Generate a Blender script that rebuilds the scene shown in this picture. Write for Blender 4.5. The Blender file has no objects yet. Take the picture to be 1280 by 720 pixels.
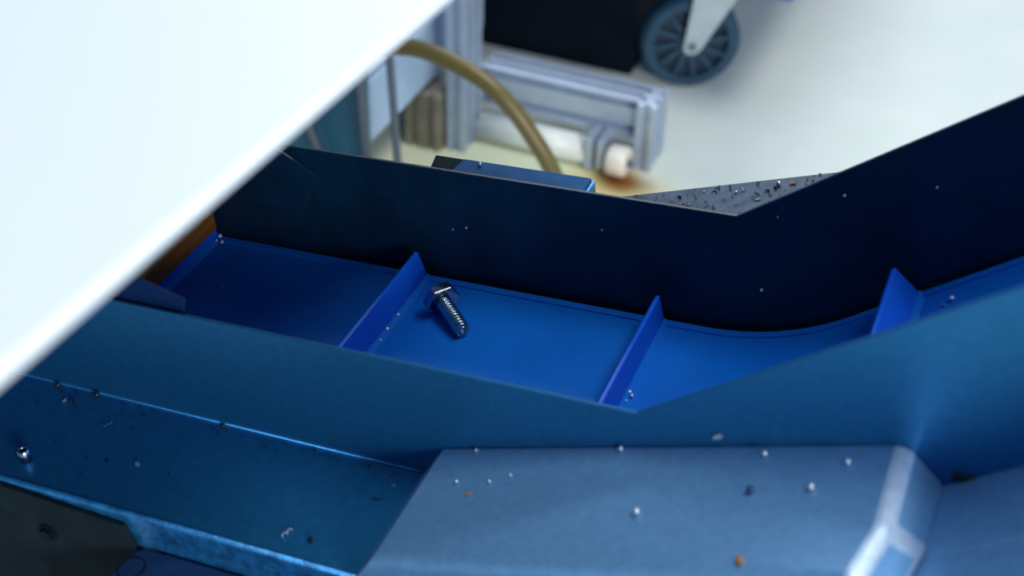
import bpy, bmesh, math, random
from mathutils import Matrix, Vector, Quaternion
S = bpy.context.scene
COL = S.collection
random.seed(7)

# ------------------------------------------------------------------ camera
cam_d = bpy.data.cameras.new('camera')
cam = bpy.data.objects.new('camera', cam_d)
COL.objects.link(cam)
right = Vector((0.9218, 0.3869, 0.0227)).normalized()
fwd = Vector((-0.2913, 0.7303, -0.6179)).normalized()
right = (right - fwd * right.dot(fwd)).normalized()
up = right.cross(fwd)
mw = Matrix((right, up, -fwd)).transposed().to_4x4()
mw.translation = Vector((0.0851, -0.4976, 0.86))
cam.matrix_world = mw
cam_d.sensor_width = 36.0
cam_d.lens = 47.4262
cam_d.clip_start = 0.01
cam_d.dof.use_dof = True
cam_d.dof.focus_distance = 0.675
cam_d.dof.aperture_fstop = 7.8
S.camera = cam

# ------------------------------------------------------------------ world, lamps, exposure
w = bpy.data.worlds.new('world')
S.world = w
w.use_nodes = True
w.node_tree.nodes['Background'].inputs[0].default_value = (0.36, 0.62, 1.0, 1)
w.node_tree.nodes['Background'].inputs[1].default_value = 0.42

def area(name, loc, target, size, power, col, size_y=None):
    d = bpy.data.lights.new(name, 'AREA')
    d.energy = power
    d.color = col
    d.size = size
    if size_y:
        d.shape = 'RECTANGLE'
        d.size_y = size_y
    o = bpy.data.objects.new(name, d)
    COL.objects.link(o)
    o.location = loc
    o.rotation_euler = (Vector(target) - Vector(loc)).to_track_quat('-Z', 'Y').to_euler()
    return o

area('overhead_lamp', (0.85, 0.40, 3.0), (0.0, 0.2, 0.3), 1.4, 50, (1.0, 0.97, 0.90), 0.8)
area('unseen_side_lamp', (2.3, -2.1, 1.55), (0.1, -0.15, 0.5), 1.2, 95, (1.0, 0.98, 0.95), 0.6)  # unseen side lamp, set low so the near wall keeps the belt dark
area('overhead_lamp', (-1.0, 3.7, 3.0), (-0.6, 2.0, 0.3), 2.6, 85, (0.95, 0.97, 1.0), 1.2)  # unseen lamp added where the near cover mirrors it

vs = S.view_settings
vs.view_transform = 'Standard'
vs.look = 'None'
vs.exposure = 0.0
vs.gamma = 1.0
vs.use_curve_mapping = False

# ------------------------------------------------------------------ materials
def mat(name, col, rough=0.5, metal=0.0, var=0.0, scale=60.0, bump=0.0, bscale=400.0, col2=None, spec=0.5, trans=0.0, stretch=None, coat=0.0):
    m = bpy.data.materials.new(name)
    m.use_nodes = True
    nt = m.node_tree
    b = nt.nodes['Principled BSDF']
    b.inputs['Roughness'].default_value = rough
    b.inputs['Metallic'].default_value = metal
    b.inputs['Specular IOR Level'].default_value = spec
    b.inputs['Coat Weight'].default_value = coat
    b.inputs['Base Color'].default_value = (*col, 1)
    tc = nt.nodes.new('ShaderNodeTexCoord')
    vec = tc.outputs['Object']
    if stretch:
        mp = nt.nodes.new('ShaderNodeMapping')
        mp.inputs['Scale'].default_value = stretch
        nt.links.new(vec, mp.inputs['Vector'])
        vec = mp.outputs['Vector']
    if var > 0 or col2:
        n = nt.nodes.new('ShaderNodeTexNoise')
        n.inputs['Scale'].default_value = scale
        n.inputs['Detail'].default_value = 6
        n.inputs['Roughness'].default_value = 0.65
        nt.links.new(vec, n.inputs['Vector'])
        r = nt.nodes.new('ShaderNodeValToRGB')
        r.color_ramp.elements[0].position = 0.35
        r.color_ramp.elements[1].position = 0.68
        c2 = col2 or tuple(min(1, c * (1 + var)) for c in col)
        c1 = col if col2 else tuple(c * (1 - var) for c in col)
        r.color_ramp.elements[0].color = (*c1, 1)
        r.color_ramp.elements[1].color = (*c2, 1)
        nt.links.new(n.outputs['Fac'], r.inputs['Fac'])
        nt.links.new(r.outputs['Color'], b.inputs['Base Color'])
    if bump > 0:
        n2 = nt.nodes.new('ShaderNodeTexNoise')
        n2.inputs['Scale'].default_value = bscale
        n2.inputs['Detail'].default_value = 4
        nt.links.new(vec, n2.inputs['Vector'])
        bp = nt.nodes.new('ShaderNodeBump')
        bp.inputs['Strength'].default_value = bump
        bp.inputs['Distance'].default_value = 0.001
        nt.links.new(n2.outputs['Fac'], bp.inputs['Height'])
        nt.links.new(bp.outputs['Normal'], b.inputs['Normal'])
    return m

M_darkshade = mat('navy_shade_steel', (0.0014, 0.015, 0.040), 0.38, 0.0, 0.35, 25, 0.05, 300, spec=0.35)  # shade on the far wall's inner face, painted into its steel
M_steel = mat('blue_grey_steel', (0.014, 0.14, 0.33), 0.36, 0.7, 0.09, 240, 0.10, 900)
M_ledge = mat('blue_ledge_steel', (0.016, 0.165, 0.39), 0.34, 0.65, 0.12, 200, 0.10, 900)
M_cover = mat('galvanised_cover_steel', (0.13, 0.31, 0.56), 0.42, 0.4, 0.09, 260, 0.12, 900)
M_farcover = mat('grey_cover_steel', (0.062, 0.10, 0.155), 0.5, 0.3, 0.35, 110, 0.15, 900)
M_ridge_light = mat('cover_bend_highlight', (0.46, 0.60, 0.78), 0.38, 0.5, 0.12, 200)  # white highlight along the cover's right bends, put into the colour
M_belt = mat('blue_belt_urethane', (0.0005, 0.112, 0.52), 0.46, 0.0, 0.10, 18, 0.04, 500, spec=0.25)
M_cleat = mat('blue_cleat_urethane', (0.004, 0.085, 0.58), 0.42, 0.0, 0.08, 30, 0.03, 500, spec=0.22)
M_edge = mat('blue_belt_edge', (0.004, 0.12, 0.55), 0.42, 0.0, 0.08, 30, spec=0.3)
M_plate = mat('shaded_plate_black', (0.004, 0.013, 0.020), 0.75, 0.0, 0.3, 60, 0.1, 600, spec=.12)  # shade of the camera-facing plate, painted in as greenish black
M_rail = mat('dark_blue_paint', (0.006, 0.035, 0.11), 0.5, 0.1, 0.25, 50, 0.1, 600)
M_guide = mat('dark_blue_guide_paint', (0.002, 0.018, 0.080), 0.6, 0.0, 0.2, 50, spec=0.12)
M_bracket = mat('blue_painted_bracket', (0.006, 0.075, 0.21), 0.65, 0.0, 0.25, 60, 0.1, 600, spec=0.15)
M_lip = mat('worn_bright_blue_steel', (0.03, 0.24, 0.58), 0.33, 0.5, col2=(0.004, 0.07, 0.20), scale=140, bump=0.3, bscale=500)
M_brown = mat('brown_bar', (0.13, 0.052, 0.008), 0.45, 0.0, 0.35, 40, stretch=(8, 1, 8))
M_zinc = mat('zinc_plated_steel', (0.34, 0.43, 0.50), 0.2, 1.0, 0.15, 200)
M_chip = mat('bright_swarf', (0.45, 0.53, 0.62), 0.25, 0.7)
M_chipd = mat('dark_swarf', (0.012, 0.015, 0.025), 0.4, 0.3)
M_rust = mat('rust_flake', (0.36, 0.15, 0.03), 0.7, 0.0, 0.4, 600)
M_drop = mat('oil_droplet', (0.55, 0.66, 0.78), 0.08, 0.6, spec=0.8)
M_white = mat('white_panel_paint', (0.69, 0.75, 0.82), 0.45, 0.0, 0.01, 4)
M_black = mat('black_plastic', (0.001, 0.005, 0.012), 0.7, 0.0, 0.2, 20, spec=0.12)
M_alu = mat('anodised_aluminium', (0.40, 0.48, 0.60), 0.36, 0.45, 0.08, 50, stretch=(1, 1, 1))
M_alud = mat('brownish_aluminium', (0.24, 0.22, 0.17), 0.5, 0.2, 0.2, 40)
M_pipe = mat('white_pipe', (0.66, 0.70, 0.68), 0.35, 0.0, 0.05, 30)
M_roller = mat('rusty_white_roller', (0.78, 0.74, 0.68), 0.5, 0.0, col2=(0.50, 0.33, 0.14), scale=34)
M_hose = mat('olive_yellow_hose', (0.135, 0.105, 0.028), 0.35, 0.0, 0.1, 40)
M_cabshade = mat('shaded_cabinet_front', (0.020, 0.125, 0.20), 0.5, 0.0, 0.12, 20)  # housing front's shade, painted as a teal copy of the pale blue
M_cab = mat('pale_blue_cabinet', (0.42, 0.56, 0.74), 0.45, 0.1, 0.06, 20)
M_rod = mat('grey_rod', (0.13, 0.16, 0.20), 0.35, 0.6)
M_tyre = mat('blue_black_rubber', (0.008, 0.048, 0.095), 0.6, 0.0, 0.2, 60)
M_web = mat('dark_wheel_web', (0.008, 0.028, 0.055), 0.55, 0.0, 0.2, 60)
M_fork = mat('pale_metal_fork', (0.42, 0.50, 0.52), 0.4, 0.4, 0.1, 60)
M_deck = mat('blue_cart_deck', (0.008, 0.10, 0.40), 0.5)

def floor_mat():
    m = bpy.data.materials.new('pale_resin_floor')
    m.use_nodes = True
    nt = m.node_tree
    N, Lk = nt.nodes.new, nt.links.new
    b = nt.nodes['Principled BSDF']
    b.inputs['Roughness'].default_value = 0.5
    b.inputs['Specular IOR Level'].default_value = 0.3
    tc = N('ShaderNodeTexCoord')
    n = N('ShaderNodeTexNoise'); n.inputs['Scale'].default_value = 9; n.inputs['Detail'].default_value = 5
    Lk(tc.outputs['Object'], n.inputs['Vector'])
    def blob(prev, c, rad, soft, col, sx=1.0, sy=1.0, amount=1.0, jit=0.05):
        # an irregular stain on the floor round the point c
        mp = N('ShaderNodeMapping'); mp.vector_type = 'POINT'
        mp.inputs['Location'].default_value = (-c[0] * sx, -c[1] * sy, 0)
        mp.inputs['Scale'].default_value = (sx, sy, 1)
        Lk(tc.outputs['Object'], mp.inputs['Vector'])
        ln = N('ShaderNodeVectorMath'); ln.operation = 'LENGTH'
        Lk(mp.outputs['Vector'], ln.inputs[0])
        ns = N('ShaderNodeTexNoise'); ns.inputs['Scale'].default_value = 16; ns.inputs['Detail'].default_value = 4
        Lk(tc.outputs['Object'], ns.inputs['Vector'])
        ma = N('ShaderNodeMath'); ma.operation = 'MULTIPLY_ADD'
        ma.inputs[1].default_value = jit
        Lk(ns.outputs['Fac'], ma.inputs[0]); Lk(ln.outputs['Value'], ma.inputs[2])
        mr = N('ShaderNodeMapRange'); mr.interpolation_type = 'SMOOTHSTEP'
        mr.inputs['From Min'].default_value = rad + soft + jit * .5
        mr.inputs['From Max'].default_value = rad + jit * .5
        mr.inputs['To Min'].default_value = 0; mr.inputs['To Max'].default_value = amount
        Lk(ma.outputs[0], mr.inputs['Value'])
        mx = N('ShaderNodeMix'); mx.data_type = 'RGBA'
        mx.inputs[7].default_value = (*col, 1)
        Lk(mr.outputs['Result'], mx.inputs[0])
        Lk(prev, mx.inputs[6])
        return mx.outputs[2]
    r = N('ShaderNodeValToRGB')
    r.color_ramp.elements[0].position = .3; r.color_ramp.elements[0].color = (0.64, 0.71, 0.66, 1)
    r.color_ramp.elements[1].position = .7; r.color_ramp.elements[1].color = (0.69, 0.75, 0.71, 1)
    Lk(n.outputs['Fac'], r.inputs['Fac'])
    c = r.outputs['Color']
    c = blob(c, (-0.40, 0.72), 0.07, 0.10, (0.62, 0.66, 0.42), sx=0.7, sy=1.0, amount=0.75)
    c = blob(c, (-0.29, 0.72), 0.02, 0.06, (0.62, 0.50, 0.16), sx=0.8, sy=1.0, amount=0.8, jit=.03)
    c = blob(c, (-0.283, 0.755), 0.008, 0.028, (0.20, 0.065, 0.008), sx=0.75, sy=1.0, amount=1.0, jit=.02)
    Lk(c, b.inputs['Base Color'])
    return m

# ------------------------------------------------------------------ helpers
def obj(name, bm, m, parent=None, smooth=False, bevel=0.0, seg=2, angle=30, label=None):
    bmesh.ops.recalc_face_normals(bm, faces=bm.faces)
    me = bpy.data.meshes.new(name)
    bm.to_mesh(me)
    bm.free()
    me.materials.append(m)
    o = bpy.data.objects.new(name, me)
    COL.objects.link(o)
    if smooth:
        for p in me.polygons:
            p.use_smooth = True
    if bevel > 0:
        md = o.modifiers.new('bevel', 'BEVEL')
        md.width = bevel
        md.segments = seg
        md.limit_method = 'ANGLE'
        md.angle_limit = math.radians(angle)
        md.harden_normals = False
    if parent:
        o.parent = parent
    if label:
        o['label'] = label
    return o

def thing(name, label, cat, group=None, M=None):
    o = bpy.data.objects.new(name, None)
    o.empty_display_size = 0.02
    COL.objects.link(o)
    if M is not None:
        o.matrix_world = M
    return tag(o, label, cat, group)

def tag(o, label, cat, group=None):
    o['label'] = label
    o['category'] = cat
    if group:
        o['group'] = group
    return o

def box(bm, x0, x1, y0, y1, z0, z1):
    vs_ = [bm.verts.new((x, y, z)) for x in (x0, x1) for y in (y0, y1) for z in (z0, z1)]
    for f in ((0, 1, 3, 2), (4, 6, 7, 5), (0, 4, 5, 1), (2, 3, 7, 6), (0, 2, 6, 4), (1, 5, 7, 3)):
        bm.faces.new([vs_[i] for i in f])
    return vs_

def BOX(*a):
    bm = bmesh.new()
    box(bm, *a)
    return bm

def prism(bm, pts, ax, a0, a1):
    """extrude a 2-D outline along axis ax ('x': pts are (y,z); 'y': (x,z); 'z': (x,y))"""
    def P(p, a):
        return {'x': (a, p[0], p[1]), 'y': (p[0], a, p[1]), 'z': (p[0], p[1], a)}[ax]
    A = [bm.verts.new(P(p, a0)) for p in pts]
    B = [bm.verts.new(P(p, a1)) for p in pts]
    n = len(pts)
    bm.faces.new(A)
    bm.faces.new(B[::-1])
    for i in range(n):
        bm.faces.new((A[i], A[(i + 1) % n], B[(i + 1) % n], B[i]))
    return bm

def PRISM(pts, ax, a0, a1):
    return prism(bmesh.new(), pts, ax, a0, a1)

def frame_of(d):
    d = d.normalized()
    a = Vector((0, 0, 1)) if abs(d.z) < .9 else Vector((1, 0, 0))
    u = d.cross(a).normalized()
    return u, d.cross(u).normalized()

def tube(bm, pts, r, n=12, closed=False):
    pts = [Vector(p) for p in pts]
    rings = []
    u = None
    for i, p in enumerate(pts):
        d = (pts[min(i + 1, len(pts) - 1)] - pts[max(i - 1, 0)]).normalized()
        if u is None:
            u, v = frame_of(d)
        else:
            u = (u - d * u.dot(d)).normalized()
            v = d.cross(u)
        rr = r[i] if isinstance(r, (list, tuple)) else r
        rings.append([bm.verts.new(p + (u * math.cos(t) + v * math.sin(t)) * rr) for t in [2 * math.pi * k / n for k in range(n)]])
    for a, b in zip(rings, rings[1:]):
        for k in range(n):
            bm.faces.new((a[k], a[(k + 1) % n], b[(k + 1) % n], b[k]))
    bm.faces.new(rings[0][::-1])
    bm.faces.new(rings[-1])
    return bm

def TUBE(pts, r, n=12):
    return tube(bmesh.new(), pts, r, n)

def lathe(bm, prof, org, axis, n=32):
    """closed profile of (radius, height) revolved round axis"""
    org, axis = Vector(org), Vector(axis).normalized()
    u, v = frame_of(axis)
    rings = []
    for k in range(n):
        t = 2 * math.pi * k / n
        d = u * math.cos(t) + v * math.sin(t)
        rings.append([bm.verts.new(org + d * r_ + axis * h_) for r_, h_ in prof])
    m = len(prof)
    for k in range(n):
        a, b = rings[k], rings[(k + 1) % n]
        for i in range(m):
            bm.faces.new((a[i], a[(i + 1) % m], b[(i + 1) % m], b[i]))
    return bm

def spline(pts, n=8):
    """Catmull-Rom through pts"""
    P = [Vector(p) for p in pts]
    P = [P[0] * 2 - P[1]] + P + [P[-1] * 2 - P[-2]]
    out = []
    for i in range(1, len(P) - 2):
        a, b, c, d = P[i - 1:i + 3]
        for k in range(n):
            t = k / n
            out.append(0.5 * (2 * b + (c - a) * t + (2 * a - 5 * b + 4 * c - d) * t * t + (3 * b - a - 3 * c + d) * t ** 3))
    out.append(P[-2])
    return out

# ------------------------------------------------------------------ floor
fl = obj('floor', BOX(-4, 4, -3, 6, -0.05, 0), floor_mat())
fl['kind'] = 'structure'

wb = obj('wall_back', BOX(-4, 4, 5.9, 6.0, 0, 3.4), mat('white_wall_paint', (0.7, 0.73, 0.75), 0.6))
wb['kind'] = 'structure'

# ------------------------------------------------------------------ conveyor (own frame: x along the belt, y across, z off the belt; it climbs 6 degrees)
ZB = 0.4488
TILT = math.radians(6)
MC = Matrix.Translation((0, 0, ZB)) @ Matrix.Rotation(-TILT, 4, 'Y')
MCI = MC.inverted()
H, W, TH, ZF = 0.0640, 0.1376, math.radians(34.58), 0.0045
CT, ST = math.cos(TH), math.sin(TH)
XB = 0.0236
XL, SI = -0.95, 0.36                       # left end, length of the climbing stretch

conv = thing('conveyor', 'cleated blue belt conveyor between steel side walls, bending upwards to the right', 'conveyor', M=MC)

def inc(s, n=0.0):
    """point on the climbing stretch: s along it, n off the belt"""
    return (XB + s * CT - n * ST, s * ST + n * CT)

# belt with a round bend
def belt_profile(off):
    R_ = 0.12
    t = R_ * math.tan(TH / 2)
    pts = [(XL, off)]
    cx, cz = XB - t, R_
    for k in range(13):
        a = TH * k / 12
        pts.append((cx + (R_ - off) * math.sin(a), cz - (R_ - off) * math.cos(a)))
    pts.append((XB + SI * CT - off * ST, SI * ST + off * CT))
    return pts
bp = belt_profile(0.0)
belt = obj('belt', PRISM(bp + belt_profile(-0.0025)[::-1], 'y', -W + 0.0035, -0.0005), M_belt, conv)
for y0, y1 in ((-0.0045, -0.0004), (-W + 0.0035, -W + 0.0072)):
    obj('edge_strip', PRISM(belt_profile(0.0008) + belt_profile(-0.0004)[::-1], 'y', y0, y1), M_edge, belt, label='lighter raised strip along the belt edge')

def cleat(name, P, ux, uz):
    """upright trapezoid flight, footed on the belt"""
    bm = bmesh.new()
    hh, th = 0.0203, 0.0011
    y0, y1 = -0.001, -W + 0.004
    ins = 0.0068
    prof = [(y0, 0), (y0 - ins, hh), (y1 + ins, hh), (y1, 0)]
    A = [bm.verts.new((P[0] + ux[0] * th + uz[0] * z, y, P[1] + ux[1] * th + uz[1] * z)) for y, z in prof]
    B = [bm.verts.new((P[0] - ux[0] * th + uz[0] * z, y, P[1] - ux[1] * th + uz[1] * z)) for y, z in prof]
    bm.faces.new(A); bm.faces.new(B[::-1])
    for i in range(4):
        bm.faces.new((A[i], A[(i + 1) % 4], B[(i + 1) % 4], B[i]))
    o = obj(name, bm, M_cleat, belt, bevel=0.0006, seg=2)
    bm2 = bmesh.new()                       # welded fillet at the foot
    k = 0.0022
    F = [(th, 0), (th + k, 0), (th, k)]
    G = [(-th, 0), (-th, k), (-th - k, 0)]
    for tri in (F, G):
        A = [bm2.verts.new((P[0] + ux[0] * a + uz[0] * b, y0, P[1] + ux[1] * a + uz[1] * b)) for a, b in tri]
        B = [bm2.verts.new((P[0] + ux[0] * a + uz[0] * b, y1, P[1] + ux[1] * a + uz[1] * b)) for a, b in tri]
        bm2.faces.new(A); bm2.faces.new(B[::-1])
        for i in range(3):
            bm2.faces.new((A[i], A[(i + 1) % 3], B[(i + 1) % 3], B[i]))
    f = obj('cleat_foot', bm2, M_belt, o)
    f.parent = belt
    return o
PITCH = 0.1275
for x in (-0.1617 - 3 * PITCH, -0.1617 - 2 * PITCH, -0.1617 - PITCH, -0.1617, -0.0341):
    cleat('cleat', (x, 0), (1, 0), (0, 1))
for s in (0.0721, 0.0721 + PITCH, 0.0721 + 2 * PITCH):
    cleat('cleat', inc(s), (CT, ST), (-ST, CT))

# side walls: one bent sheet outline each
def wall_outline(bot):
    xt = 0.0                                # upper bend
    e0, e1 = inc(SI, H), inc(SI, -bot)
    return [(XL, -bot), (XL, H), (xt, H), e0, e1, (XB + bot * math.tan(TH / 2), -bot)]
obj('side_wall', PRISM(wall_outline(0.03), 'y', 0.0030, 0.0050), M_darkshade, conv, bevel=0.0004, seg=2, label='far side wall of steel, its shade painted in as dark navy')
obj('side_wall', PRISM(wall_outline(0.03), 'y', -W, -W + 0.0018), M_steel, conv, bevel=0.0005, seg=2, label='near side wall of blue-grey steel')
# belt bed under the belt closes the trough
bed = belt_profile(-0.006) + belt_profile(-0.009)[::-1]
obj('belt_bed', PRISM(bed, 'y', -W + 0.0018, 0.0030), M_black, conv)
obj('belt_return', PRISM(belt_profile(-0.05) + belt_profile(-0.0525)[::-1], 'y', -W + 0.0035, -0.0005), M_belt, conv)

# ledges outside the walls
FY = -0.197
XFB = 0.0285                                # where the ledge bends upwards
def finc(s, n=0.0):
    return (XFB + s * CT - n * ST, ZF + s * ST + n * CT)
obj('ledge', PRISM([(XL, ZF - 0.0018), (XL, ZF), (XFB, ZF), (XFB + 0.0006, ZF - 0.0018)], 'y', FY - 0.002, -W), M_ledge, conv, bevel=0.0012, seg=3, label='flat steel ledge outside the near wall')
obj('ledge_lip', BOX(XL, XFB, FY - 0.0032, FY - 0.0012, ZF - 0.0300, ZF - 0.0012), M_lip, conv, bevel=0.0006, label='worn bright blue folded lip of the ledge')
obj('ledge_rim', TUBE([(XL, FY - 0.0022, ZF - 0.0006), (XFB, FY - 0.0022, ZF - 0.0006)], 0.0014, 8), M_lip, conv, smooth=True)
obj('seam_bead', TUBE([(XL, -W - 0.0004, ZF + 0.0006), (-0.0968, -W - 0.0004, ZF + 0.0006)], 0.0008, 6), M_ledge, conv, smooth=True)
a, b = finc(0), finc(SI)
c, d = finc(SI, -0.0018), finc(0, -0.0018)
obj('climbing_ledge', PRISM([a, b, c, d], 'y', -0.1718, -W), M_cover, conv, bevel=0.0004)
obj('climbing_ledge', PRISM([a, b, c, d], 'y', -0.2022, -0.1726), M_cover, conv, bevel=0.0008)
obj('corner_gap', BOX(0.1135, 0.1215, -W - 0.0012, -W - 0.0001, 0.0650, 0.0690), M_chipd, conv, bevel=.0005)
# ledge on the far side, mostly hidden
obj('far_ledge', PRISM([(XL, ZF - 0.0018), (XL, ZF), (XFB, ZF), (XFB + 0.0006, ZF - 0.0018)], 'y', 0.005, 0.064), M_steel, conv)
obj('far_ledge', PRISM([a, b, c, d], 'y', 0.005, 0.064), M_steel, conv)

# covers over the bend, near and far
def cover_mesh(ya, yb, corner):
    bm = bmesh.new()
    out = [(-0.0964, ZF + 0.0002), (-0.0849, 0.0219), (0.0978, 0.0767), (0.1112, 0.0620), (XFB, ZF + 0.0002)]
    prism(bm, out, 'y', ya, yb)
    if corner:                              # the corner at the front right is folded back
        p0, p1, p2 = Vector((0.0978, -0.179, 0.0767)), Vector((0.1112, -0.1718, 0.0620)), Vector((0.0965, -0.2028, 0.0700))
        n = (p1 - p0).cross(p2 - p0).normalized()
        if n.x < 0:
            n = -n
        g = bm.verts[:] + bm.edges[:] + bm.faces[:]
        r = bmesh.ops.bisect_plane(bm, geom=g, plane_co=p0, plane_no=n, clear_outer=True)
        ed = [e for e in r['geom_cut'] if isinstance(e, bmesh.types.BMEdge)]
        bmesh.ops.contextual_create(bm, geom=ed)
        bmesh.ops.recalc_face_normals(bm, faces=bm.faces)
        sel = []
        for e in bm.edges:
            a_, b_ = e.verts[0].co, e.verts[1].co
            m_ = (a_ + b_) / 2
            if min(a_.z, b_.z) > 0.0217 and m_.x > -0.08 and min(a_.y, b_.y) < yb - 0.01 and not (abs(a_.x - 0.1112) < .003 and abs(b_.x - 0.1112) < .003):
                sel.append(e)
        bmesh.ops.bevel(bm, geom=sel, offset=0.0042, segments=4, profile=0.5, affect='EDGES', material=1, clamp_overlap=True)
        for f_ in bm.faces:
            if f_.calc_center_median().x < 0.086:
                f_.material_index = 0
    return bm
cv = obj('bend_cover', cover_mesh(-0.2028, -W - 0.0006, True), M_cover, conv, label='grey-blue steel cover bridging the bend on the near side')
cv.data.materials.append(M_ridge_light)
obj('cover_skirt', PRISM([(-0.0900, -0.035), (-0.0900, 0.006), (-0.083, 0.0195), (0.0945, 0.0725), (0.100, 0.05), (0.05, -0.035)], 'y', -0.2024, -0.2004), M_cover, cv)
obj('bend_cover', cover_mesh(0.0052, 0.0645, False), M_farcover, conv, bevel=0.0008, seg=2, angle=12, label='grey steel cover bridging the bend on the far side')

# infeed guides with cut corners at the left end
gp = [(XL + .2, 0.080), (-0.262, 0.080), (-0.2354, 0.0634), (-0.2164, 0.0523), (-0.2346, 0.0192), (-0.262, 0.012), (XL + .2, 0.012)]
obj('infeed_guide', PRISM(gp, 'y', -0.0030, -0.0012), M_darkshade, conv, bevel=0.0003, label='dark guide plate with a cut corner by the far wall')
gn = [(XL + .2, 0.094), (-0.262, 0.094), (-0.2354, 0.0785), (-0.2047, 0.0693), (-0.2075, 0.0600), (-0.225, 0.02), (XL + .2, 0.012)]
obj('infeed_guide', PRISM(gn, 'y', -0.1336, -0.1320), M_guide, conv, bevel=0.0003, label='dark blue guide plate with a cut corner by the near wall')
obj('cross_bar', BOX(-0.2878, -0.2838, -0.1310, -0.0070, 0.0105, 0.0224), M_brown, conv, bevel=0.001, label='brown bar across the belt')

# front plate with bolt, dark rail below the lip
fp = obj('front_plate', PRISM([(XL, 0.0028), (-0.2700, 0.0036), (-0.2066, -0.0006), (-0.2036, -0.0101), (-0.2036, -0.075), (XL, -0.075)], 'y', -0.2030, -0.2008), M_plate, conv, bevel=0.0004, label='bolted plate in front of the ledge, its shade painted greenish black')
bm = bmesh.new()
bmesh.ops.create_cone(bm, cap_ends=True, segments=6, radius1=0.0034, radius2=0.0034, depth=0.003, matrix=Matrix.Translation((-0.2523, -0.2043, -0.0191)) @ Matrix.Rotation(math.pi / 2, 4, 'X'))
bmesh.ops.create_cone(bm, cap_ends=True, segments=16, radius1=0.0048, radius2=0.0048, depth=0.0008, matrix=Matrix.Translation((-0.2523, -0.2034, -0.0191)) @ Matrix.Rotation(math.pi / 2, 4, 'X'))
obj('plate_bolt', bm, M_black, fp, bevel=0.0003)
rl = obj('lower_rail', PRISM([(-0.2030, -0.2032), (-0.2065, -0.228), (-0.2020, -0.262), (XFB, -0.262), (XFB, -0.2012), (-0.1960, -0.2012)], 'z', -0.050, -0.0120), M_rail, conv, bevel=0.0015, seg=2, label='dark blue rail under the ledge lip')
bm = bmesh.new()
lathe(bm, [(0.0062, -0.0002), (0.0062, 0.0003), (0.0055, 0.0003), (0.0055, -0.0002)], (-0.198, -0.2135, -0.0120), (0, 0, 1), 24)
obj('rail_ring', bm, M_plate, rl)

# drive bracket box outside the far wall
bk = obj('bracket_box', PRISM([(-0.1482, 0.0290), (-0.1500, 0.0160), (-0.1440, 0.0062), (-0.0785, 0.0062), (-0.0790, 0.0290)], 'z', -0.01, 0.0560), M_bracket, conv, bevel=0.0012, seg=3, label='blue painted box on the outside of the far wall')
obj('end_cap', PRISM([(-0.0784, 0.0285), (-0.0784, 0.0066), (-0.0766, 0.0072), (-0.0772, 0.0280)], 'z', -0.01, 0.0550), M_lip, bk)
obj('bracket_notch', PRISM([(-0.1640, 0.0290), (-0.1590, 0.0062), (-0.1442, 0.0062), (-0.1502, 0.0160), (-0.1484, 0.0290)], 'z', -0.01, 0.0552), M_plate, conv, label='dark recess beside the blue box, painted on a block')  # block filling the recess, its shade put into the dark colour

# legs down to the floor
for x in (-0.78, 0.16):
    for y in (-0.10, -0.03):
        v = [MCI @ Vector((x + dx, y + dy, z)) for dx in (-.015, .015) for dy in (-.015, .015) for z in (0.0, ZB + x * math.tan(TILT) - 0.055 + (0.05 if x > 0 else 0))]
        bm = bmesh.new()
        q = [bm.verts.new(p) for p in v]
        for f in ((0, 1, 3, 2), (4, 6, 7, 5), (0, 4, 5, 1), (2, 3, 7, 6), (0, 2, 6, 4), (1, 5, 7, 3)):
            bm.faces.new([q[i] for i in f])
        obj('leg', bm, M_rail, conv)

# ------------------------------------------------------------------ white machine hood, near and out of focus
HZ = 0.685
hood = thing('machine_hood', 'smooth white machine hood panel, blurred in the near upper left corner', 'panel', M=Matrix.Translation((-0.45, -0.2, 0)))
def hx(*a):
    return BOX(a[0] + .45, a[1] + .45, a[2] + .2, a[3] + .2, a[4], a[5])
bm = bmesh.new()
prism(bm, [(-0.0905 + .45, -0.62 + .2), (-0.0610 + .45, -0.02 + .2), (-0.0545 + .45, 0.13 + .2), (-0.95 + .45, 0.13 + .2), (-0.95 + .45, -0.62 + .2)], 'z', HZ - 0.005, HZ)
obj('panel_sheet', bm, M_white, hood, bevel=0.0018, seg=3)
obj('added_dark_sheet', hx(-0.94, -0.115, -0.60, 0.12, HZ - 0.0065, HZ - 0.005), M_darkshade, hood)  # unseen sheet added to darken the ledge and the left of the belt
for y in (-0.60, 0.09):
    obj('leg', hx(-0.945, -0.915, y, y + .03, 0, HZ - 0.005), M_alu, hood)

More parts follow.
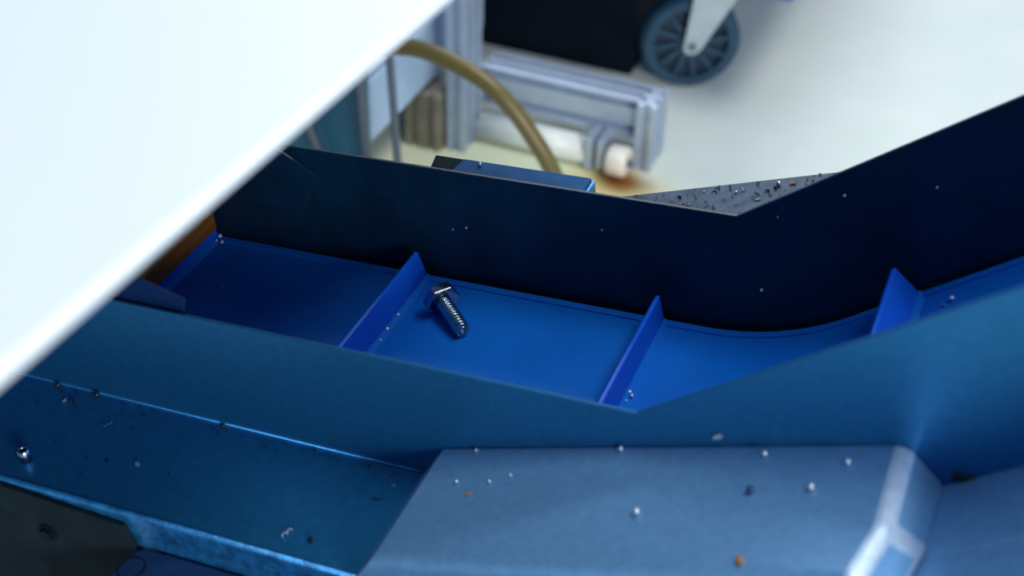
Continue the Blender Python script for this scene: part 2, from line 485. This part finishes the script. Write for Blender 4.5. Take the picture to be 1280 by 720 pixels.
# ------------------------------------------------------------------ the bolt on the belt
def build_bolt():
    Hd, Tp = Vector((-0.1383, -0.0283, 0.0083)), Vector((-0.1212, -0.0427, 0.0043))
    ax = (Tp - Hd).normalized()
    t = thing('hex_bolt', 'shiny hex head bolt lying on the blue belt between two cleats', 'bolt', M=MC @ Matrix.Translation((-0.1300, -0.0350, 0.0)))
    off = Vector((0.1300, 0.0350, 0.0))
    u, v = frame_of(ax)
    up_ = Vector((0, 0, 1))
    v = (up_ - ax * up_.dot(ax)).normalized()
    u = v.cross(ax)
    # head: hexagon with a flat on the belt, chamfered
    bm = bmesh.new()
    AF = 0.0160
    rc = AF / math.sqrt(3)
    def ring(r_, h_, n, ph=0.0):
        return [bm.verts.new(off + Hd + (u * math.cos(a) + v * math.sin(a)) * r_ + ax * h_) for a in [ph + 2 * math.pi * k / n for k in range(n)]]
    rings = [ring(rc * .86, -0.0054, 6), ring(rc, -0.0046, 6), ring(rc, -0.0002, 6), ring(rc * .93, 0.0004, 6)]
    for a_, b_ in zip(rings, rings[1:]):
        for k in range(6):
            bm.faces.new((a_[k], a_[(k + 1) % 6], b_[(k + 1) % 6], b_[k]))
    bm.faces.new(rings[0][::-1]); bm.faces.new(rings[-1])
    obj('bolt_head', bm, M_zinc, t, bevel=0.0003, seg=2, angle=20)
    bm = bmesh.new()
    lathe(bm, [(0.0035, 0.0), (0.0074, 0.0), (0.0074, 0.0007), (0.0035, 0.0007)], off + Hd + ax * 0.0003, ax, 28)
    obj('washer_face', bm, M_zinc, t, smooth=False)
    # threaded shank: a true helical ridge, with a hollow tip
    Lg = (Tp - Hd).length
    bm = bmesh.new()
    pitch, n = 0.0019, 32
    steps = int(Lg / pitch * 10)
    prev = None
    r0, r1 = 0.0030, 0.0041
    first = None
    for i in range(steps + 1):
        z = 0.0008 + (Lg - 0.0008) * i / steps
        rg = []
        for k in range(n):
            ph = ((z / pitch) + k / n) % 1.0
            tri = 1 - abs(2 * ph - 1)
            r_ = r0 + (r1 - r0) * min(1, tri * 1.15)
            e = max(0, z - (Lg - 0.0012)) / 0.0012
            r_ = r_ * (1 - 0.17 * e)
            an = 2 * math.pi * k / n
            rg.append(bm.verts.new(off + Hd + ax * z + (u * math.cos(an) + v * math.sin(an)) * r_))
        if prev:
            for k in range(n):
                bm.faces.new((prev[k], prev[(k + 1) % n], rg[(k + 1) % n], rg[k]))
        else:
            first = rg
        prev = rg
    bm.faces.new(first[::-1])
    tip = [bm.verts.new(v_.co) for v_ in prev]
    prev = tip
    for r_, z in ((0.0024, Lg + 0.0001), (0.0022, Lg - 0.0030), (0.0006, Lg - 0.0036)):
        rg = [bm.verts.new(off + Hd + ax * z + (u * math.cos(an) + v * math.sin(an)) * r_) for an in [2 * math.pi * k / n for k in range(n)]]
        for k in range(n):
            bm.faces.new((prev[k], prev[(k + 1) % n], rg[(k + 1) % n], rg[k]))
        prev = rg
    bm.faces.new(prev)
    obj('threaded_shank', bm, M_zinc, t, smooth=True, label='threaded shank with a hollow tip')
    return t
build_bolt()

# ------------------------------------------------------------------ swarf and droplets (each a thing of its own)
def M_at(P, n=(0, 0, 1), spin=0.0):
    q = Vector((0, 0, 1)).rotation_difference(Vector(n))
    return MC @ Matrix.Translation(P) @ q.to_matrix().to_4x4() @ Matrix.Rotation(spin, 4, 'Z')

def chip_flake(s):
    bm = bmesh.new()
    prism(bm, [(-.5 * s, -.18 * s), (.1 * s, -.3 * s), (.55 * s, .05 * s), (.2 * s, .28 * s), (-.35 * s, .2 * s)], 'z', 0, .16 * s)
    for v_ in bm.verts:
        v_.co.z += .25 * abs(v_.co.x)
    return bm
def chip_bead(s):
    bm = bmesh.new()
    bmesh.ops.create_icosphere(bm, subdivisions=2, radius=s / 2, matrix=Matrix.Translation((0, 0, s * .42)))
    return bm
def chip_curl(s):
    pts = []
    for k in range(22):
        a = k * .62
        pts.append((s * (k / 21 - .5), .13 * s * math.cos(a), .16 * s + .12 * s * math.sin(a)))
    return TUBE(pts, .045 * s, 6)
KIND = {'flake': chip_flake, 'bead': chip_bead, 'curl': chip_curl}
def chip(name, kind, P, s, m, label, cat, group, n=(0, 0, 1), spin=None):
    o = obj(name, KIND[kind](s), m, None, smooth=(kind != 'flake'))
    o.matrix_world = M_at(P, n, random.uniform(0, 6.28) if spin is None else spin)
    return tag(o, label, cat, group)

# on the belt
BD = 'beads on the blue belt'
chip('droplet', 'bead', (-0.1603, -0.0365, 0.0002), .0021, M_drop, 'shiny bead at the foot of the first clear cleat, farthest of its row', 'bead', BD)
chip('droplet', 'bead', (-0.1601, -0.0487, 0.0002), .0024, M_drop, 'shiny bead at the foot of the first clear cleat, second of its row', 'bead', BD)
chip('droplet', 'bead', (-0.1596, -0.0570, 0.0001), .0015, M_drop, 'small bead at the foot of the first clear cleat, third of its row', 'bead', BD)
chip('droplet', 'bead', (-0.1600, -0.0606, 0.0001), .0012, M_drop, 'tiniest bead at the foot of the first clear cleat, nearest of its row', 'bead', BD)
chip('droplet', 'bead', (-0.0318, -0.0572, 0.0002), .0021, M_drop, 'upper shiny bead at the foot of the middle cleat near the wall', 'bead', BD)
chip('droplet', 'bead', (-0.0300, -0.0594, 0.0002), .0019, M_drop, 'lower shiny bead at the foot of the middle cleat near the wall', 'bead', BD)
chip('droplet', 'bead', (-0.0316, -0.0628, 0.0002), .0013, M_drop, 'tiny bead below the pair at the foot of the middle cleat', 'bead', BD)
chip('droplet', 'bead', (-0.2858, -0.0040, 0.0026), .0026, M_drop, 'bright bead in the dark far corner by the leftmost cleat', 'bead', BD)
chip('droplet', 'bead', (-0.2835, -0.0065, 0.0006), .0024, M_drop, 'bright bead beside another in the dark far corner, the lower right one', 'bead', BD)
chip('droplet', 'bead', (-0.2862, -0.0075, 0.0022), .0016, M_drop, 'small bluish bead under two bright ones in the dark far corner', 'bead', BD)
chip('droplet', 'bead', (-0.2598, -0.0425, 0.0001), .0013, M_drop, 'tiny bead alone on the dark left stretch of the belt', 'bead', BD)
x, z = inc(0.0905, 0.0002)
chip('droplet', 'bead', (x, -0.0150, z), .0024, M_drop, 'bright bead on the climbing belt right of the last cleat', 'bead', BD, n=(-ST, 0, CT))
x, z = inc(0.0868, 0.0002)
chip('metal_chip', 'flake', (x, -0.0170, z), .0024, M_chip, 'flat bluish chip beside the bead on the climbing belt', 'shaving', None, n=(-ST, 0, CT))

# on the ledge
LG = 'swarf on the near ledge'
zt = ZF + 0.0001
for k, (p, s, kd, m, lb) in enumerate([
    ((-0.2886, -0.1400), .0026, 'bead', M_chipd, 'dark speck in the ledge seam nearest the white hood'),
    ((-0.2657, -0.1402), .0030, 'bead', M_chipd, 'dark speck in the ledge seam, second from the white hood'),
    ((-0.1957, -0.1399), .0022, 'bead', M_chipd, 'round dark bead in the middle of the ledge seam'),
    ((-0.1467, -0.1415), .0018, 'bead', M_chipd, 'small dark bead in the ledge seam left of the cover'),
    ((-0.1208, -0.1412), .0020, 'flake', M_chipd, 'dark crumb in the ledge seam close to the cover'),
    ((-0.2189, -0.1733), .0034, 'flake', M_chip, 'bright pale flake alone in the middle of the left ledge'),
    ((-0.2335, -0.1758), .0020, 'flake', M_chipd, 'dark flake left of the bright pale flake on the ledge'),
    ((-0.2790, -0.1477), .0026, 'flake', M_chip, 'small pale chip on the ledge below the dark seam specks'),
    ((-0.2745, -0.1472), .0052, 'curl', M_chipd, 'dark thin curl beside a pale chip on the upper left ledge'),
    ((-0.1085, -0.1584), .0044, 'curl', M_chipd, 'dark curl on the ledge beside the left edge of the cover'),
    ((-0.1345, -0.1880), .0052, 'curl', M_chip, 'pale bent curl near the front of the ledge'),
    ((-0.1230, -0.1880), .0036, 'flake', M_chipd, 'dark flake right of the pale curl near the front of the ledge'),
    ((-0.1050, -0.1490), .0016, 'flake', M_chip, 'tiny pale chip on the ledge above the dark curl by the cover'),
    ((-0.2480, -0.1560), .0050, 'curl', M_steel, 'faint blue curl on the upper left ledge')]):
    chip('metal_chip', kd, (p[0], p[1], zt), s, m, lb, 'shaving', LG, spin=0.6 + k)
bm = bmesh.new()
lathe(bm, [(0.0015, 0), (0.0027, 0), (0.0027, 0.0062), (0.0018, 0.0066), (0.0015, 0.0058)], (0, 0, 0), (0, 0, 1), 20)
o = obj('steel_sleeve', bm, M_zinc, None, smooth=True)
o.matrix_world = M_at((-0.2693, -0.1868, zt))
tag(o, 'small hollow shiny steel sleeve standing at the front left of the ledge', 'sleeve')

# on the near cover (slope 16.7 degrees)
NB = Vector((-0.3, 0, 1)).normalized()
def zc(x):
    return 0.0474 + 0.3 * x + 0.0001
CG = 'specks on the near cover'
for k, (x, y, s, kd, m, lb) in enumerate([
    (-0.0687, -0.1588, .0016, 'bead', M_chip, 'leftmost pale speck on the near cover'),
    (-0.0542, -0.1586, .0014, 'bead', M_chip, 'pale speck right of the rust spot on the near cover'),
    (-0.0467, -0.1548, .0014, 'bead', M_chip, 'pale speck highest of the left three on the near cover'),
    (-0.0601, -0.1657, .0024, 'flake', M_rust, 'small orange rust flake on the left of the near cover'),
    (-0.0060, -0.1398, .0021, 'bead', M_chip, 'bright speck at the middle of the near cover back edge'),
    (-0.0686, -0.1398, .0016, 'bead', M_chip, 'faint speck at the left of the near cover back edge'),
    (0.0121, -0.1747, .0028, 'bead', M_chip, 'brightest white speck in the middle of the near cover'),
    (0.0499, -0.1431, .0024, 'bead', M_chip, 'pale speck right of centre near the cover back edge'),
    (0.0501, -0.1627, .0030, 'bead', M_rail, 'dark blue drop with a pale top on the near cover'),
    (0.0703, -0.1608, .0026, 'bead', M_chip, 'white speck on the right of the near cover, larger of two'),
    (0.0798, -0.1476, .0022, 'bead', M_chip, 'pale speck nearest the bright right ridge of the near cover'),
    (0.0551, -0.1965, .0045, 'flake', M_rust, 'orange brown flake at the front edge of the near cover')]):
    chip('metal_chip', kd, (x, y, zc(x)), s, m, lb, 'speck', CG, n=NB, spin=.4 + k)
chip('metal_chip', 'flake', (0.0313, -W - 0.0002, 0.0620), .0042, M_chip, 'pale flake stuck on the near wall above the cover', 'shaving', None, n=(0, -1, 0), spin=.4)

# on the far cover
FG = 'swarf on the far cover'
for k, (x, y, s, kd, m, lb) in enumerate([
    (-0.0382, 0.0462, .0075, 'curl', M_chipd, 'dark curl near the left wall edge of the far cover'),
    (-0.0355, 0.0470, .0030, 'flake', M_chip, 'white chip on the end of the left dark curl on the far cover'),
    (-0.0312, 0.0590, .0026, 'flake', M_chip, 'small white chip near the back edge of the far cover'),
    (-0.0243, 0.0575, .0090, 'curl', M_chipd, 'long dark curl along the back of the far cover'),
    (-0.0138, 0.0545, .0036, 'flake', M_chip, 'pale flake right of the long dark curl on the far cover'),
    (-0.0106, 0.0560, .0060, 'curl', M_chip, 'bright bent curl in the middle of the far cover'),
    (0.0066, 0.0570, .0036, 'bead', M_chip, 'bright white crumb on the right of the far cover'),
    (0.0058, 0.0540, .0026, 'bead', M_chipd, 'dark crumb under the bright white crumb on the far cover'),
    (0.0135, 0.0565, .0050, 'flake', M_rust, 'reddish flake at the right end of the far cover'),
    (-0.0003, 0.0446, .0040, 'flake', M_chip, 'pale flat chip low on the far cover'),
    (0.0027, 0.0520, .0022, 'bead', M_chipd, 'round black crumb in the middle right of the far cover'),
    (-0.0256, 0.0422, .0040, 'curl', M_chipd, 'short dark curl in front of the bright bent curl'),
    (-0.0549, 0.0530, .0050, 'curl', M_chipd, 'dark curl at the left tip of the far cover'),
    (-0.0424, 0.0550, .0026, 'bead', M_chipd, 'black crumb on the left of the far cover')]):
    chip('metal_chip', kd, (x, y, zc(x)), s * .72, m, lb, 'shaving', FG, n=NB, spin=.3 + .35 * k)
def grit(label, spots, size, m):
    bm = bmesh.new()
    for (x, y, z, n) in spots:
        s_ = size * random.uniform(.4, 1.2)
        bmesh.ops.create_icosphere(bm, subdivisions=1, radius=s_ / 2, matrix=Matrix.Translation((x, y, z + s_ * .46)) @ Matrix.Rotation(random.uniform(0, 6), 4, 'Z') @ Matrix.Diagonal((1.8, .8, .5, 1)))
    o = obj('metal_grit', bm, m)
    o.matrix_world = MC
    o['kind'] = 'stuff'
    tag(o, label, 'grit')
sp = []
for k in range(110):
    x, y = random.uniform(-0.07, 0.045), random.uniform(0.030, 0.063)
    sp.append((x, y, zc(x), NB))
grit('fine dark grit strewn over the grey far cover', sp, .0013, M_chipd)
sp = []
for k in range(70):
    x = random.uniform(-0.29, -0.104)
    y = -W - 0.0026 - abs(random.gauss(0, .004)) if k < 45 else random.uniform(-0.19, -0.142)
    sp.append((x, y, zt, None))
grit('fine dark grit along the seam of the near ledge', sp, .0009, M_chipd)
# stuck on the inner face of the far wall
WG = 'drops on the far wall'
for x, z, s, lb in [(-0.065, 0.0447, .0014, 'pale speck on the dark far wall above the bolt'),
                    (0.0127, 0.0262, .0022, 'bright drop low on the dark far wall at the bend'),
                    (-0.1373, 0.0325, .0016, 'blue drop on the far wall behind the bolt, right of two'),
                    (-0.1451, 0.0300, .0012, 'blue drop on the far wall behind the bolt, left of two'),
                    (0.0843, 0.0941, .0016, 'faint drop high on the climbing part of the far wall'),
                    (0.0469, 0.0836, .0020, 'faint drop on the far wall right of the bend'),
                    (0.0185, 0.0673, .0012, 'tiny pale drop just below the far wall bend')]:
    chip('droplet', 'bead', (x, 0.0030, z), s * .75, M_drop, lb, 'drop', WG, n=(0, -1, 0))
# on the bracket box
chip('metal_chip', 'bead', (-0.1370, 0.0240, 0.0562), .0024, M_chip, 'white crumb on top of the blue bracket box', 'speck', None)

# ------------------------------------------------------------------ background: machine housing on the left
cab = thing('machine_housing', 'pale blue machine housing, front shade painted teal, behind the conveyor on the left', 'machine', M=Matrix.Translation((-0.85, 0.8, 0)))
def C_(x0, x1, y0, y1, z0, z1):
    return BOX(x0 + .85, x1 + .85, y0 - .8, y1 - .8, z0, z1)
obj('base_skirt', C_(-1.2, -0.5206, 0.60, 0.90, 0.078, 0.152), M_cab, cab, bevel=.002)
obj('body', C_(-1.2, -0.5222, 0.60, 0.90, 0.156, 0.60), M_cab, cab, bevel=.002)
obj('front_panel', C_(-1.2, -0.5218, 0.595, 0.5995, 0.0785, 0.60), M_cabshade, cab, bevel=.001, label='front panel, shade painted in as teal')
obj('lower_panel', C_(-1.2, -0.5240, 0.585, 0.5945, 0.0, 0.5), M_cabshade, cab, bevel=.001, label='lower panel, shade painted in as teal')
obj('plinth', C_(-1.18, -0.66, 0.66, 0.86, 0.0, 0.078), M_black, cab)

# rods in front of the housing
for k, (p, q) in enumerate([((-0.5470, 0.57, 0.0), (-0.6130, 0.57, 0.20)), ((-0.5095, 0.57, 0.0), (-0.5200, 0.57, 0.34)), ((-0.4715, 0.57, 0.0), (-0.4840, 0.57, 0.32))]):
    o = obj('metal_rod', TUBE([Vector(p) - Vector(p), Vector(q) - Vector(p)], .0052 if k < 2 else .0042, 12), M_rod, None, smooth=True)
    o.location = p
    tag(o, ['slanted grey rod, leftmost in front of the shaded housing front', 'thick upright grey rod at the right edge of the shaded housing front', 'thin upright grey rod in front of the pale blue housing side'][k], 'rod', 'rods behind the conveyor')

# hose
hp = spline([(-0.70, 0.574, 0.11), (-0.65, 0.555, 0.145), (-0.55, 0.549, 0.197), (-0.4837, 0.55, 0.2255), (-0.4572, 0.55, 0.2318), (-0.4313, 0.55, 0.2335), (-0.3973, 0.55, 0.2265), (-0.3636, 0.55, 0.2128), (-0.3381, 0.55, 0.1926),
             (-0.3164, 0.55, 0.1667), (-0.2985, 0.55, 0.1410), (-0.2850, 0.55, 0.1100), (-0.2740, 0.548, 0.0600), (-0.260, 0.54, 0.0220), (-0.235, 0.53, 0.0088), (-0.20, 0.52, 0.0088)], 6)
o = obj('hose', TUBE([p - Vector((-0.2, 0.52, 0)) for p in hp], .0088, 14), M_hose, None, smooth=True)
o.location = (-0.2, 0.52, 0)
tag(o, 'olive yellow hose arching down behind the conveyor', 'hose')

# ------------------------------------------------------------------ aluminium frame with pipe
def slot_section(w_, h_, sw, sh):
    """outline of an extruded profile: slots at the given heights on both sides and places on top and bottom"""
    d_, g = 0.006, 0.0040
    pts = []
    def side(n0, n1, slots, f):
        pts.append(f(n0, 0))
        for s in (slots if n1 > n0 else slots[::-1]):
            e = g if n1 > n0 else -g
            pts.extend([f(s - e, 0), f(s - e, d_), f(s + e, d_), f(s + e, 0)])
    side(0, w_, sw, lambda t, d: (t, d))                    # bottom
    side(0, h_, sh, lambda t, d: (w_ - d, t))               # right
    side(w_, 0, sw, lambda t, d: (t, h_ - d))               # top
    side(h_, 0, sh, lambda t, d: (d, t))                    # left
    return pts
FX, FYY = -0.45, 0.77
fr = thing('aluminium_frame', 'low frame of grooved aluminium profiles standing on the floor behind the conveyor', 'frame', M=Matrix.Translation((FX, FYY, 0)))
sec = slot_section(.040, .050, [.014, .030], [.012, .043])
obj('rail', PRISM([(p[0] + .795 - FYY, p[1] + .034) for p in sec], 'x', -0.4780 - FX, -0.2810 - FX), M_alu, fr, bevel=.0006)
sec = slot_section(.024, .048, [.012], [.014, .034])
obj('post', PRISM([(p[0] - .4945 - FX, p[1] + .733 - FYY) for p in sec], 'z', 0, .42), M_alu, fr, bevel=.0006)
sec = slot_section(.022, .052, [.011], [.016, .036])
obj('end_post', PRISM([(p[0] - .2805 - FX, p[1] + .783 - FYY) for p in sec], 'z', 0, .086), M_alu, fr, bevel=.0006)
sec = slot_section(.045, .045, [.012, .033], [.0225])
obj('post', PRISM([(p[0] - .5435 - FX, p[1] + .722 - FYY) for p in sec], 'z', 0, .072), M_alud, fr, bevel=.0006, label='brownish grooved profile stub')
bm = bmesh.new()
lathe(bm, [(0, -.002), (.004, -.002), (.004, .002), (0, .002)], (-0.462 - FX, .794 - FYY, .047), (0, -1, 0), 12)
obj('frame_bolt', bm, M_black, fr)
cl = bmesh.new()
box(cl, -0.332 - FX, -0.322 - FX, .758 - FYY, .7945 - FYY, 0.002, .042)
obj('clamp_plate', cl, M_alu, fr, bevel=.001)
obj('clamp_plate', BOX(-0.317 - FX, -0.309 - FX, .758 - FYY, .7945 - FYY, 0.006, .042), M_alu, fr, bevel=.001)
bm = bmesh.new()
lathe(bm, [(.004, -.012), (.0165, -.012), (.0185, -.009), (.0185, .009), (.0165, .012), (.004, .012)], (-0.292 - FX, .766 - FYY, .0185), (1, 0, 0), 28)
obj('roller', bm, M_roller, fr, smooth=True, label='small white roller stained with rust')
obj('roller_axle', TUBE([(-0.309 - FX, .766 - FYY, .0185), (-0.2770 - FX, .766 - FYY, .0185)], .004, 10), M_rod, fr)

pp = bmesh.new()
L0 = 0.137
lathe(pp, [(.0145, 0), (.0168, 0), (.0168, L0), (.0145, L0)], (0, 0, .0168), (1, 0, 0), 28)
pipe = obj('pipe', pp, M_pipe, None, smooth=True)
pipe.location = (-0.4695, .7755, 0)
tag(pipe, 'white plastic pipe lying on the floor under the aluminium rail', 'pipe')

# ------------------------------------------------------------------ cart with caster, black bin under it
DX, DY = -0.151, 0.932
cart = thing('cart', 'blue platform cart on a spoked rubber caster behind the conveyor', 'cart', M=Matrix.Translation((-0.55, 1.25, 0)))
OX, OY = 0.55, -1.25
obj('deck', BOX(-1.0 + OX, DX + OX, DY + OY, 1.62 + OY, 0.172, 0.205), M_deck, cart, bevel=.004, seg=3)
def caster(cx, cy, yaw, detail):
    R_, wd = 0.0625, 0.015
    d = Vector((math.cos(yaw), math.sin(yaw), 0))          # rolling direction
    a = Vector((math.sin(yaw), -math.cos(yaw), 0))         # axle, towards the near side
    c0 = Vector((cx + OX, cy + OY, R_))
    whl = bmesh.new()
    lathe(whl, [(.047, -wd), (.058, -wd), (R_, -wd * .6), (R_, wd * .6), (.058, wd), (.047, wd)], c0, a, 48)
    t = obj('wheel', whl, M_tyre, cart, smooth=False)
    wb = bmesh.new()
    lathe(wb, [(.008, -.004), (.0475, -.004), (.0475, .004), (.008, .004)], c0, a, 40)
    obj('wheel_web', wb, M_web, t)
    for k in range(12):
        an = 2 * math.pi * (k + .3) / 12
        e = d * math.cos(an) + Vector((0, 0, 1)) * math.sin(an)
        s_ = e.cross(a)
        bm = bmesh.new()
        vs_ = []
        for rr, hw in ((.014, .0042), (.0475, .0026)):
            for sd in (-1, 1):
                for h_ in (-.012, .012):
                    vs_.append(bm.verts.new(c0 + e * rr + s_ * hw * sd + a * h_))
        for f in ((0, 1, 3, 2), (4, 6, 7, 5), (0, 4, 5, 1), (2, 3, 7, 6), (0, 2, 6, 4), (1, 5, 7, 3)):
            bm.faces.new([vs_[i] for i in f])
        obj('spoke', bm, M_tyre, t)
    hb = bmesh.new()
    lathe(hb, [(.004, -.016), (.0155, -.016), (.0155, .016), (.004, .016)], c0, a, 24)
    obj('hub', hb, M_tyre, t)
    for sd in (-1, 1):
        bm = bmesh.new()
        prof = [(-.011, -.004), (-.007, -.011), (.004, -.012), (.011, -.006), (.058, .082), (.058, .097), (-.002, .097), (-.006, .05)]
        A = [bm.verts.new(c0 + d * p + Vector((0, 0, 1)) * q + a * sd * .0185) for p, q in prof]
        B = [bm.verts.new(c0 + d * p + Vector((0, 0, 1)) * q + a * sd * .0215) for p, q in prof]
        bm.faces.new(A); bm.faces.new(B[::-1])
        for i in range(len(prof)):
            j = (i + 1) % len(prof)
            bm.faces.new((A[i], A[j], B[j], B[i]))
        obj('fork', bm, M_fork, cart, bevel=.0008)
    ab = bmesh.new()
    lathe(ab, [(.0, -.025), (.0055, -.025), (.0055, .025), (.0, .025)], c0, a, 6)
    obj('axle_bolt', ab, M_rod, cart)
    top = c0 + d * .028
    obj('swivel_plate', BOX(top.x - .04, top.x + .04, top.y - .035, top.y + .035, .1595, .172), M_fork, cart, bevel=.001)
caster(-0.2838, 1.0062, math.radians(25), True)
caster(-0.90, 1.04, math.radians(25), False)
caster(-0.2838, 1.50, math.radians(25), False)
caster(-0.90, 1.50, math.radians(25), False)

bn = thing('storage_bin', 'black storage bin on the floor under the blue cart', 'bin', M=Matrix.Translation((-0.60, 1.1, 0)))
bm = PRISM([(-0.985 + .6, 0), (-0.343 + .6, 0), (-0.338 + .6, .15), (-0.991 + .6, .15)], 'y', .990 - 1.1, 1.40 - 1.1)
bm.free()
bm = PRISM([(-0.80 + .6, 0), (-0.352 + .6, 0), (-0.348 + .6, .15), (-0.806 + .6, .15)], 'y', .990 - 1.1, 1.40 - 1.1)
obj('bin_body', bm, M_black, bn, bevel=.004, seg=2)
obj('bin_rim', BOX(-0.812 + .6, -0.344 + .6, .984 - 1.1, 1.406 - 1.1, .148, .158), M_black, bn, bevel=.002)
